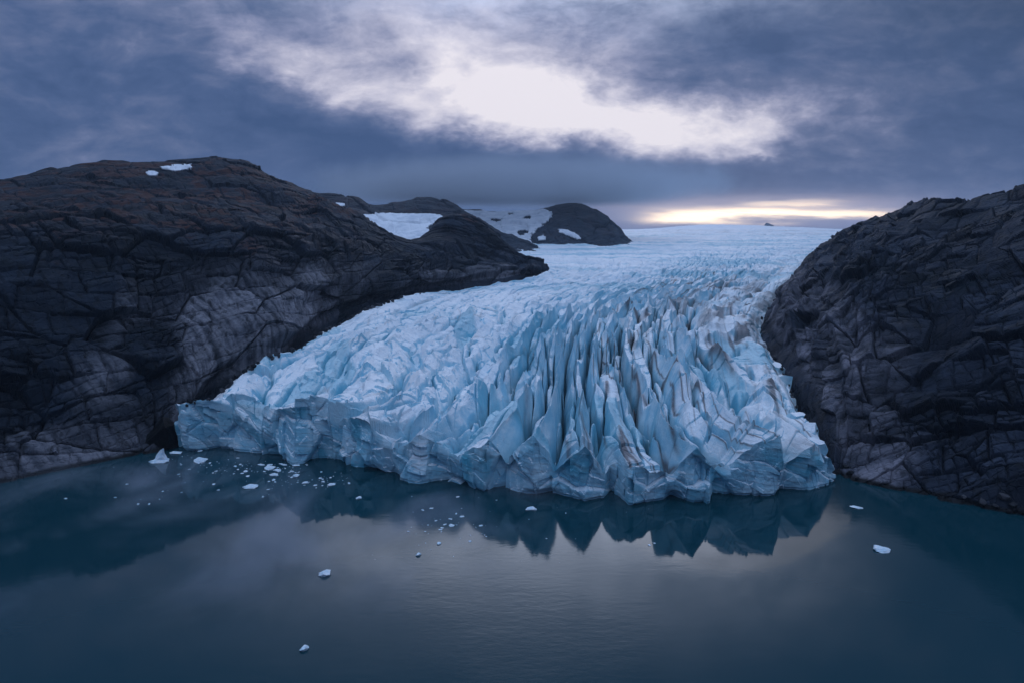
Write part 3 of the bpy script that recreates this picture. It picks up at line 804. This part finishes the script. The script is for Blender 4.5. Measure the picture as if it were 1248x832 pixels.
# rubble along the glacier margins
def along(line, n, seed):
    rs_ = np.random.RandomState(seed); line = np.array(line, float)
    d_ = np.concatenate([[0], np.cumsum(np.hypot(*np.diff(line, axis=0).T))])
    q = rs_.rand(n) * d_[-1]
    return np.stack([np.interp(q, d_, line[:, 0]), np.interp(q, d_, line[:, 1])], 1), rs_
GV = V.copy()
ML = [(222, 500), (262, 466), (302, 448), (345, 430), (376, 404), (410, 386), (442, 371), (480, 360), (520, 351)]
MR = [(1012, 545), (1000, 508), (985, 478), (968, 450), (945, 418), (930, 400), (938, 376), (960, 350), (985, 328)]
for line, n, seed, lab_ in ((ML, 70, 21, 'dark moraine rock lodged between the ice and the left slab'), (MR, 60, 22, 'dark moraine rock lodged between the ice and the right wall')):
    pts, rs_ = along(line, n, seed)
    for k, (px, py) in enumerate(pts):
        p = surf_hit(GV, px + rs_.normal() * 2.5, py + rs_.normal() * 2.0)
        sz = rs_.uniform(0.7, 2.4) * (p[1] / 400) ** 0.5
        o = bpy.data.objects.new('moraine_rock', bmeshes[k % 7]); COL.objects.link(o)
        o.location = p + np.array([0, -0.5, sz * 0.25]); o.scale = (sz, sz, sz)
        o.rotation_euler = tuple(rs_.uniform(-3, 3, 3))
        tag(o, lab_, 'rock', 'moraine rocks left of the ice' if line is ML else 'moraine rocks right of the ice')
def block(seed, sub=4):
    V_, F_ = lump(seed, sub, 1, (1, 1, 1), 0.0)
    V_ = np.clip(V_ * 1.7, -0.85, 0.85)
    rs_ = np.random.RandomState(seed)
    for _ in range(7):
        n_ = rs_.normal(size=3); n_ /= np.linalg.norm(n_); d_ = rs_.uniform(0.75, 1.1)
        q_ = V_ @ n_; V_ = V_ - np.outer(np.maximum(q_ - d_, 0), n_)
    return V_ * (1 + 0.05 * fbm(V_[:, 0] * 2 + seed, V_[:, 1] * 2 + V_[:, 2], 3, seed)[:, None]), F_
for k, (px, py, sz) in enumerate([(968, 446, 6.5), (982, 474, 5.5), (990, 516, 6), (958, 432, 5), (1003, 534, 5), (976, 498, 4.5)]):
    v, f = block(300 + k)
    p = surf_hit(GV, px, py + 3)
    o = mesh_from('serac', v * sz * np.array([0.75, 0.8, 0.8]), f, MAT_ICE, GL, False); o.location = p - org + np.array([-2, 0, -sz * 0.4]); o.rotation_euler = (0.2 * (k % 3 - 1), 0.2, k * 1.3)

# far nunatak
v, f = lump(77, 4, 10, (62, 60, 95), 0.12)
v[:, 0] += np.maximum(v[:, 2], 0) * -0.45
c0 = at_y(941, 285.5, 6200)
o = mesh_from('rock_peak', v, f, MAT_FAR, None, False, {'slab': np.zeros(len(v)), 'blocktone': np.zeros(len(v))})
o.location = (c0[0], c0[1], 96)
tag(o, 'tiny dark rock peak poking from the distant ice cap', 'rock peak')

# ------------------------------------------------------------------ floating ice
bergs = []
for k in range(9):
    sq = [(1, .7, .35), (1, .6, .16), (1, .8, .5), (1, .5, .2), (.9, .9, .3), (1, .6, .12), (1, .75, .45), (.8, .6, .6), (1, .55, .25)][k]
    v, f = lump(120 + k, 4, 20, sq, 0.20)
    b0 = mesh_from('ice_floe', v, f, MAT_BERG, None, False); bergs.append(b0.data); bpy.data.objects.remove(b0)
def berg(px, py, wpx, kind, label, group=None, rz=None, sub=0.35, name='ice_floe', zs=1.0):
    p = at_z(px, py, 0); s = wpx / 2 * (p[1] / CP) / FPX * 1.05
    o = bpy.data.objects.new(name, bergs[kind]); COL.objects.link(o)
    hz = bergs[kind]['hz'] if 'hz' in bergs[kind] else 0
    o.location = (p[0], p[1], s * sub * 0.3); o.scale = (s, s, s * zs); o.rotation_euler = (0, 0, random.uniform(-.5, .5) if rz is None else rz)
    tag(o, label, 'ice floe', group)
    return o
berg(395, 700, 21, 2, 'white ice chunk alone on open water left of centre', rz=0.1)
berg(371, 791, 17, 7, 'lumpy white ice chunk nearest the camera', rz=0.6)
berg(1076, 670, 24, 4, 'flat broken ice floe off the right rock wall', rz=0)
berg(1043, 618, 17, 5, 'thin ice floe close to the right end of the ice front', rz=-.3)
berg(647, 620, 17, 0, 'flat white ice floe below the middle of the ice front', rz=0.3)
berg(510, 676, 10, 7, 'round ice chunk at the edge of the bright water reflection')
berg(535, 662, 8, 6, 'bluish ice chunk beside dark specks in the bright reflection')
berg(437, 607, 10, 2, 'double ice lump under the left half of the ice front')
berg(306, 593, 24, 1, 'long flat floe beneath the scattered brash ice', rz=0)
berg(195, 562, 30, 1, 'wide flat floe carrying an upright ice fin by the left rock', rz=0.05)
v, f = lump(150, 4, 16, (0.62, 0.3, 0.9), 0.22)
v[:, :2] *= np.clip(1.0 - 0.70 * np.maximum(v[:, 2:3], -.2), 0.15, 2); v[:, 0] += 0.30 * np.maximum(v[:, 2], 0) ** 2
c0 = at_z(195, 562, 0)
o = mesh_from('ice_fin', v * 6.2, f, MAT_BERG, None, False); o.location = (c0[0] + 0.3, c0[1], 0.8)
tag(o, 'upright shark fin of white ice standing at the left rock', 'iceberg')
berg(215, 552, 20, 3, 'flat white floe just right of the upright ice fin', rz=0)
berg(246, 561, 20, 4, 'broken white floe at the left end of the ice front', rz=0.2)
for (px, py, w, k) in ((330, 570, 16, 4), (334, 578, 14, 1), (338, 573, 12, 0), (346, 566, 10, 5), (360, 580, 12, 2), (361, 567, 12, 3), (318, 566, 11, 5), (329, 566, 9, 3), (300, 574, 7, 4),
                       (372, 588, 10, 0), (404, 590, 13, 1), (356, 574, 8, 8), (549, 632, 7, 3), (563, 629, 8, 1), (551, 640, 9, 4), (586, 640, 7, 1), (525, 619, 4, 7), (260, 590, 6, 2), (266, 597, 5, 7), (244, 549, 8, 1), (80, 607, 5, 0)):
    berg(px, py, w, k, 'small white ice floe drifting below the ice front', 'drifting ice floes')
rs = np.random.RandomState(3)
for k in range(270):
    t = rs.rand()
    if t < 0.66:
        c_ = ((340, 570), (318, 575), (360, 578), (288, 566), (262, 572), (392, 588), (412, 582), (235, 560), (350, 590))[rs.randint(9)]
        px, py = c_[0] + rs.normal() * 17, c_[1] + rs.normal() * 4.5
    elif t < 0.78: px, py = rs.uniform(130, 330), rs.uniform(560, 615)
    elif t < 0.92: px, py = rs.normal(545, 35), rs.normal(642, 14)
    else: px, py = rs.uniform(450, 800), rs.uniform(610, 690)
    lim = np.interp(px, [q[0] for q in FRONT], [q[1] for q in FRONT]) + 4
    if px < 205: lim = 588 - 0.215 * px + 4
    if py < lim: py = lim + rs.rand() * 8
    berg(px, py, 1.1 + 5.5 * rs.rand() ** 3, rs.randint(0, 9), 'tiny chip of brash ice afloat near the ice front', 'brash ice chips', rs.uniform(0, 6))

# ------------------------------------------------------------------ water
R = 9000.0
Vw = np.array([[-R, -2500, 0], [R, -2500, 0], [R, R, 0], [-R, R, 0]], float)
w = mesh_from('water', Vw, np.array([[0, 1, 2, 3]]), MAT_WATER)
tag(w, 'calm dark teal lake water before the glacier', 'lake', None, 'structure')

# ------------------------------------------------------------------ air
def box_mesh(name, lo, hi, mat):
    x0, y0, z0 = lo; x1, y1, z1 = hi
    Vb = np.array([[x0, y0, z0], [x1, y0, z0], [x1, y1, z0], [x0, y1, z0], [x0, y0, z1], [x1, y0, z1], [x1, y1, z1], [x0, y1, z1]], float)
    Fb = np.array([[0, 3, 2, 1], [4, 5, 6, 7], [0, 1, 5, 4], [1, 2, 6, 5], [2, 3, 7, 6], [3, 0, 4, 7]])
    return mesh_from(name, Vb, Fb, mat, None, False)
def haze_material():
    m = bpy.data.materials.new('thin_haze'); m.use_nodes = True
    t = NT(m.node_tree); out = t.n('ShaderNodeOutputMaterial'); v = t.n('ShaderNodeVolumePrincipled')
    v.inputs['Color'].default_value = (0.72, 0.84, 1.0, 1); v.inputs['Density'].default_value = HAZE
    v.inputs['Anisotropy'].default_value = 0.2
    t.t.links.new(v.outputs[0], out.inputs['Volume'])
    return m
HAZE = 0.00006
o = box_mesh('haze', (-9300, -2700, -30), (9300, 9300, 330), haze_material())
tag(o, 'thin blue evening haze over the lake and glacier', 'haze', None, 'stuff')

def mist_material():
    m = bpy.data.materials.new('mist_vapour'); m.use_nodes = True
    t = NT(m.node_tree); out = t.n('ShaderNodeOutputMaterial'); v = t.n('ShaderNodeVolumePrincipled')
    P = t.n('ShaderNodeNewGeometry').outputs['Position']
    sp = t.n('ShaderNodeSeparateXYZ'); t.put(sp.inputs[0], P)
    n = t.noise(t.mapv(P, (1, 0.8, 1.5)), 0.022, 4, 0.55, 0.5)
    q = t.vm('DIVIDE', t.vm('SUBTRACT', P, MIST_C), MIST_R)
    ln = t.n('ShaderNodeVectorMath', operation='LENGTH'); t.put(ln.inputs[0], q)
    d = t.m('MULTIPLY', t.ss(n, 0.46, 0.66), t.ss(ln.outputs['Value'], 1.0, 0.45))
    t.put(v.inputs['Density'], t.m('MULTIPLY', d, 0.026))
    v.inputs['Color'].default_value = (0.85, 0.88, 1.0, 1)
    t.t.links.new(v.outputs[0], out.inputs['Volume'])
    return m
MIST_C = (-95.0, 232.0, 0.0); MIST_R = (170.0, 92.0, 9.0)
bm = bmesh.new(); bmesh.ops.create_icosphere(bm, subdivisions=4, radius=1.0)
Vs = np.array([v.co[:] for v in bm.verts]); bm.faces.ensure_lookup_table(); Fs = np.array([[v.index for v in f.verts] for f in bm.faces]); bm.free()
Vs = Vs * np.array(MIST_R); Vs[:, 2] = np.maximum(Vs[:, 2], 0.15)
o = mesh_from('mist', Vs, Fs, mist_material()); o.location = MIST_C
tag(o, 'faint mist wisps lying on the dark water at left', 'mist', None, 'stuff')
CLOUD_C = (20.0, 1570.0, 205.0); CLOUD_R = (560.0, 400.0, 85.0)
def cloud_material():
    m = bpy.data.materials.new('cloud_vapour'); m.use_nodes = True
    t = NT(m.node_tree); out = t.n('ShaderNodeOutputMaterial'); v = t.n('ShaderNodeVolumePrincipled')
    P = t.n('ShaderNodeNewGeometry').outputs['Position']
    sp = t.n('ShaderNodeSeparateXYZ'); t.put(sp.inputs[0], P)
    n = t.noise(P, 0.008, 5, 0.62)
    q = t.vm('DIVIDE', t.vm('SUBTRACT', P, CLOUD_C), CLOUD_R)
    ln = t.n('ShaderNodeVectorMath', operation='LENGTH'); t.put(ln.inputs[0], q)
    nz_ = t.m('SUBTRACT', n, 0.5)
    edge = t.ss(t.m('ADD', ln.outputs['Value'], t.m('MULTIPLY', nz_, 0.9)), 0.95, 0.15)
    base = t.ss(t.m('ADD', sp.outputs[2], t.m('MULTIPLY', nz_, 40.0)), 157.0, 178.0)
    thin_ = t.ss(sp.outputs[2], 175.0, 300.0, 1.0, 0.25)
    dens = t.m('MULTIPLY', t.m('MULTIPLY', edge, base), t.m('MULTIPLY', thin_, 0.020))
    t.put(v.inputs['Density'], dens)
    v.inputs['Color'].default_value = (0.66, 0.71, 0.78, 1); v.inputs['Anisotropy'].default_value = 0.0
    t.t.links.new(v.outputs[0], out.inputs['Volume'])
    return m
bm = bmesh.new(); bmesh.ops.create_icosphere(bm, subdivisions=4, radius=1.0)
Vs = np.array([v.co[:] for v in bm.verts]); bm.faces.ensure_lookup_table(); Fs = np.array([[v.index for v in f.verts] for f in bm.faces]); bm.free()
Vs = Vs * (1 + 0.18 * fbm(Vs[:, 0] * 2.5 + 3, Vs[:, 1] * 2.5 + Vs[:, 2], 3, 5)[:, None])
Vs = Vs * np.array(CLOUD_R) * 1.05
o = mesh_from('low_cloud', Vs, Fs, cloud_material()); o.location = CLOUD_C
tag(o, 'low grey cloud bank resting on the mountain tops', 'cloud', None, 'stuff')

# ------------------------------------------------------------------ world: dusk sky under broken cloud
SUN_EL, SUN_AZ = math.radians(5.0), math.radians(17.0)      # azimuth measured from +Y towards +X
def build_world():
    wd = bpy.data.worlds.new('World'); SC.world = wd; wd.use_nodes = True
    t = NT(wd.node_tree)
    out = t.n('ShaderNodeOutputWorld'); bg = t.n('ShaderNodeBackground'); t.t.links.new(bg.outputs[0], out.inputs[0])
    tc = t.n('ShaderNodeTexCoord'); d = tc.outputs['Generated']
    sp = t.n('ShaderNodeSeparateXYZ'); t.put(sp.inputs[0], d)
    x, y, z = sp.outputs
    zc = t.m('MAXIMUM', z, 0.0)
    yc = t.m('MAXIMUM', y, 0.05)
    az = t.m('DIVIDE', x, yc); el = t.m('DIVIDE', z, yc)
    # cloud sheet coordinates (perspective of a flat deck overhead)
    den = t.m('ADD', zc, 0.16)
    cb = t.n('ShaderNodeCombineXYZ'); t.put(cb.inputs[0], t.m('DIVIDE', x, den)); t.put(cb.inputs[1], t.m('DIVIDE', y, den)); cb.inputs[2].default_value = 0.0
    deck = cb.outputs[0]
    c2 = t.n('ShaderNodeCombineXYZ'); t.put(c2.inputs[0], az); t.put(c2.inputs[1], t.m('MULTIPLY', el, 1.7)); c2.inputs[2].default_value = 0.37
    flat = c2.outputs[0]
    wn = t.noise(flat, 4.2, 6, 0.60, out=1)
    wv = t.n('ShaderNodeSeparateXYZ'); t.put(wv.inputs[0], wn)
    azw = t.m('ADD', az, t.m('MULTIPLY', t.m('SUBTRACT', wv.outputs[0], 0.5), 0.24))
    elw = t.m('ADD', el, t.m('MULTIPLY', t.m('SUBTRACT', wv.outputs[1], 0.5), 0.10))
    wf = t.n('ShaderNodeSeparateXYZ'); t.put(wf.inputs[0], t.noise(flat, 15.0, 5, 0.62, out=1))
    azw = t.m('ADD', azw, t.m('MULTIPLY', t.m('SUBTRACT', wf.outputs[0], 0.5), 0.07))
    elw = t.m('ADD', elw, t.m('MULTIPLY', t.m('SUBTRACT', wf.outputs[1], 0.5), 0.05))
    def blob(px, py, rx, ry, rot, w, warp=True):
        a, b, c = ray(px, py); a0, e0 = a / b, c / b
        X_ = t.m('SUBTRACT', azw if warp else az, a0); Y_ = t.m('SUBTRACT', elw if warp else el, e0)
        cr, sr = math.cos(rot), math.sin(rot)
        p = t.m('DIVIDE', t.m('ADD', t.m('MULTIPLY', X_, cr), t.m('MULTIPLY', Y_, sr)), rx / FPX)
        q = t.m('DIVIDE', t.m('SUBTRACT', t.m('MULTIPLY', Y_, cr), t.m('MULTIPLY', X_, sr)), ry / FPX)
        r = t.m('ADD', t.m('MULTIPLY', p, p), t.m('MULTIPLY', q, q))
        return t.m('MULTIPLY', t.m('POWER', 2.71828, t.m('MULTIPLY', r, -1.0)), w)
    n1 = t.noise(deck, 0.9, 6, 0.56, 0.3); n2 = t.noise(flat, 6.5, 8, 0.66, 0.35)
    n4 = t.noise(t.mapv(flat, (1, 1.5, 1)), 16.0, 7, 0.6, 0.4)
    n2 = t.m('ADD', n2, t.m('MULTIPLY', t.m('SUBTRACT', n4, 0.5), 0.60))
    nz = t.m('ADD', t.m('MULTIPLY', t.m('SUBTRACT', n1, 0.5), 0.40), t.m('MULTIPLY', t.m('SUBTRACT', n2, 0.5), 1.05))
    light = [blob(640, 118, 130, 50, -0.1, 0.58), blob(780, 145, 150, 44, -0.05, 0.70), blob(560, 135, 100, 40, -0.3, 0.30), blob(400, 92, 120, 32, -0.35, 0.46),
             blob(868, 156, 115, 30, 0.03, 0.55), blob(940, 135, 60, 22, 0.2, 0.26), blob(903, 190, 26, 8, -0.1, 0.38), blob(650, 40, 170, 80, 0.0, 0.42), blob(520, 60, 120, 40, -0.3, 0.25), blob(600, 135, 90, 34, -0.2, 0.22),
             blob(440, 30, 170, 45, -0.2, 0.16), blob(985, 205, 40, 7, 0, .16), blob(330, 75, 50, 26, -0.3, 0.22),
             blob(660, -200, 360, 85, 0.05, 0.40, False)]
    dark = [blob(630, 203, 140, 24, 0.02, 0.46), blob(800, 215, 200, 26, 0.0, 0.30), blob(600, 235, 330, 40, 0.0, 0.30), blob(410, 165, 130, 34, -0.25, 0.28), blob(1130, 110, 170, 90, 0, 0.10),
            blob(860, 60, 75, 40, 0.3, 0.26), blob(490, 92, 40, 16, -0.45, 0.20), blob(150, 120, 220, 90, 0, 0.08), blob(548, 128, 30, 14, -.3, .16), blob(745, 112, 22, 40, .5, .22), blob(590, 95, 40, 12, -0.5, 0.18), blob(560, 176, 45, 14, 0.1, 0.2), blob(700, 180, 40, 13, 0.0, 0.2)]
    s = nz
    for b_ in light: s = t.m('ADD', s, b_)
    for b_ in dark: s = t.m('SUBTRACT', s, b_)
    front = t.ss(y, 0.0, 0.35)
    s = t.m('ADD', t.m('MULTIPLY', s, front), t.m('MULTIPLY', t.m('SUBTRACT', 1.0, front), t.m('MULTIPLY', nz, 1.0)))
    ramp = t.n('ShaderNodeValToRGB'); t.put(ramp.inputs[0], t.m('ADD', t.m('MULTIPLY', s, 0.72), 0.25))
    cr = ramp.color_ramp; cr.interpolation = 'LINEAR'
    stops = [(0.02, (0.048, 0.092, 0.215)), (0.20, (0.072, 0.120, 0.258)), (0.34, (0.118, 0.162, 0.305)), (0.48, (0.21, 0.245, 0.405)), (0.64, (0.38, 0.395, 0.55)), (0.80, (0.62, 0.61, 0.74)), (1.0, (0.88, 0.84, 0.91))]
    while len(cr.elements) < len(stops): cr.elements.new(0.5)
    for e, (p, c) in zip(cr.elements, stops): e.position = p; e.color = (*c, 1)
    col = ramp.outputs[0]
    # unseen upper sky brightened to light the ice; bright patches added for lake reflections
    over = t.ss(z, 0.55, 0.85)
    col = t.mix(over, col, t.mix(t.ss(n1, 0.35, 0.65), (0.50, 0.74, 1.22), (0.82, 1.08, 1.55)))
    thin = t.m('MULTIPLY', t.m('MULTIPLY', t.ss(n2, 0.25, 0.6, 0.55, 1.1), front), blob(690, -160, 290, 88, 0.0, 1.0, True), clamp=True)  # glow added out of view so the lake mirrors it
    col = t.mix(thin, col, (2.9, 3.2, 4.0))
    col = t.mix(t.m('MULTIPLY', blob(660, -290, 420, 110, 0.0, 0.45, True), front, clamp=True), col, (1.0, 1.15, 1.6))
    murk = t.m('MULTIPLY', blob(1300, -140, 260, 190, 0.0, 0.85, True), front, clamp=True)  # dark sky patch added out of view to dim the lake at right
    col = t.mix(murk, col, (0.02, 0.045, 0.10))
    # horizon haze and the sunset gap
    hz = t.ss(el, 0.01, 0.075, 1.0, 0.0)
    hz = t.m('MULTIPLY', hz, t.ss(az, 0.02, 0.22)); hz = t.m('MULTIPLY', hz, front)
    col = t.mix(t.m('MULTIPLY', hz, 0.55), col, (0.20, 0.225, 0.38))
    n3 = t.noise(t.mapv(flat, (0.45, 2.6, 1)), 9.0, 6, 0.62)
    elg = t.m('ADD', el, t.m('MULTIPLY', t.m('SUBTRACT', n3, 0.5), 0.035))
    def streak(px, py, rx, ry, w):
        a, b, c = ray(px, py); a0, e0 = a / b, c / b
        p = t.m('DIVIDE', t.m('SUBTRACT', az, a0), rx / FPX); q = t.m('DIVIDE', t.m('SUBTRACT', elg, e0), ry / FPX)
        p2 = t.m('MULTIPLY', p, p)
        r = t.m('ADD', t.m('MULTIPLY', p2, p2), t.m('MULTIPLY', q, q))
        return t.m('MULTIPLY', t.m('POWER', 2.71828, t.m('MULTIPLY', r, -1.0)), w)
    g2 = t.m('MULTIPLY', streak(930, 255, 190, 18, 0.5), front)
    col = t.mix(g2, col, (0.70, 0.60, 0.68))
    g1 = t.m('ADD', t.m('ADD', streak(880, 264, 85, 6.5, 1.1), streak(985, 261, 110, 4.0, 0.75)), streak(965, 250, 60, 4.0, 0.35))
    g1 = t.m('MULTIPLY', t.m('MULTIPLY', g1, t.ss(n3, 0.33, 0.56, 0.45, 1.25)), front, clamp=True)
    col = t.mix(g1, col, (2.7, 2.05, 1.35))
    # clear twilight air above the cloud
    sky = t.n('ShaderNodeTexSky', sky_type='NISHITA'); sky.sun_disc = False
    sky.sun_elevation = SUN_EL; sky.sun_rotation = SUN_AZ; sky.air_density = 1.0; sky.dust_density = 1.0; sky.ozone_density = 3.0
    STR = 0.1
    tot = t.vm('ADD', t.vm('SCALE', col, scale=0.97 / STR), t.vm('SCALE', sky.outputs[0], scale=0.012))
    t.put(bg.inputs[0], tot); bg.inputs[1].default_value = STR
    wd.cycles.sampling_method = 'MANUAL'; wd.cycles.sample_map_resolution = 1024
build_world()

sun = bpy.data.lights.new('sun', 'SUN'); sun.energy = 0.06; sun.angle = math.radians(25); sun.color = (1.0, 0.86, 0.74)
so = bpy.data.objects.new('sun', sun); COL.objects.link(so)
sd = Vector((math.sin(SUN_AZ) * math.cos(math.radians(14)), math.cos(SUN_AZ) * math.cos(math.radians(14)), math.sin(math.radians(14))))
so.rotation_euler = sd.to_track_quat('Z', 'Y').to_euler(); so.location = sd * 3000

# ------------------------------------------------------------------ camera, view
cam = bpy.data.cameras.new('camera'); co = bpy.data.objects.new('camera', cam); COL.objects.link(co)
cam.sensor_width = 36.0; cam.lens = FPX / 1248 * 36.0; cam.clip_start = 1.0; cam.clip_end = 30000
co.location = (0, 0, HCAM); co.rotation_euler = (math.radians(90) - PITCH, 0, 0)
SC.camera = co
SC.view_settings.view_transform = 'Standard'; SC.view_settings.look = 'None'
SC.view_settings.exposure = 0.0; SC.view_settings.gamma = 1.0; SC.view_settings.use_curve_mapping = False
SC.cycles.use_denoising = True
SC.cycles.volume_bounces = 2; SC.cycles.max_bounces = 6; SC.cycles.diffuse_bounces = 3; SC.cycles.glossy_bounces = 3
SC.cycles.caustics_reflective = False
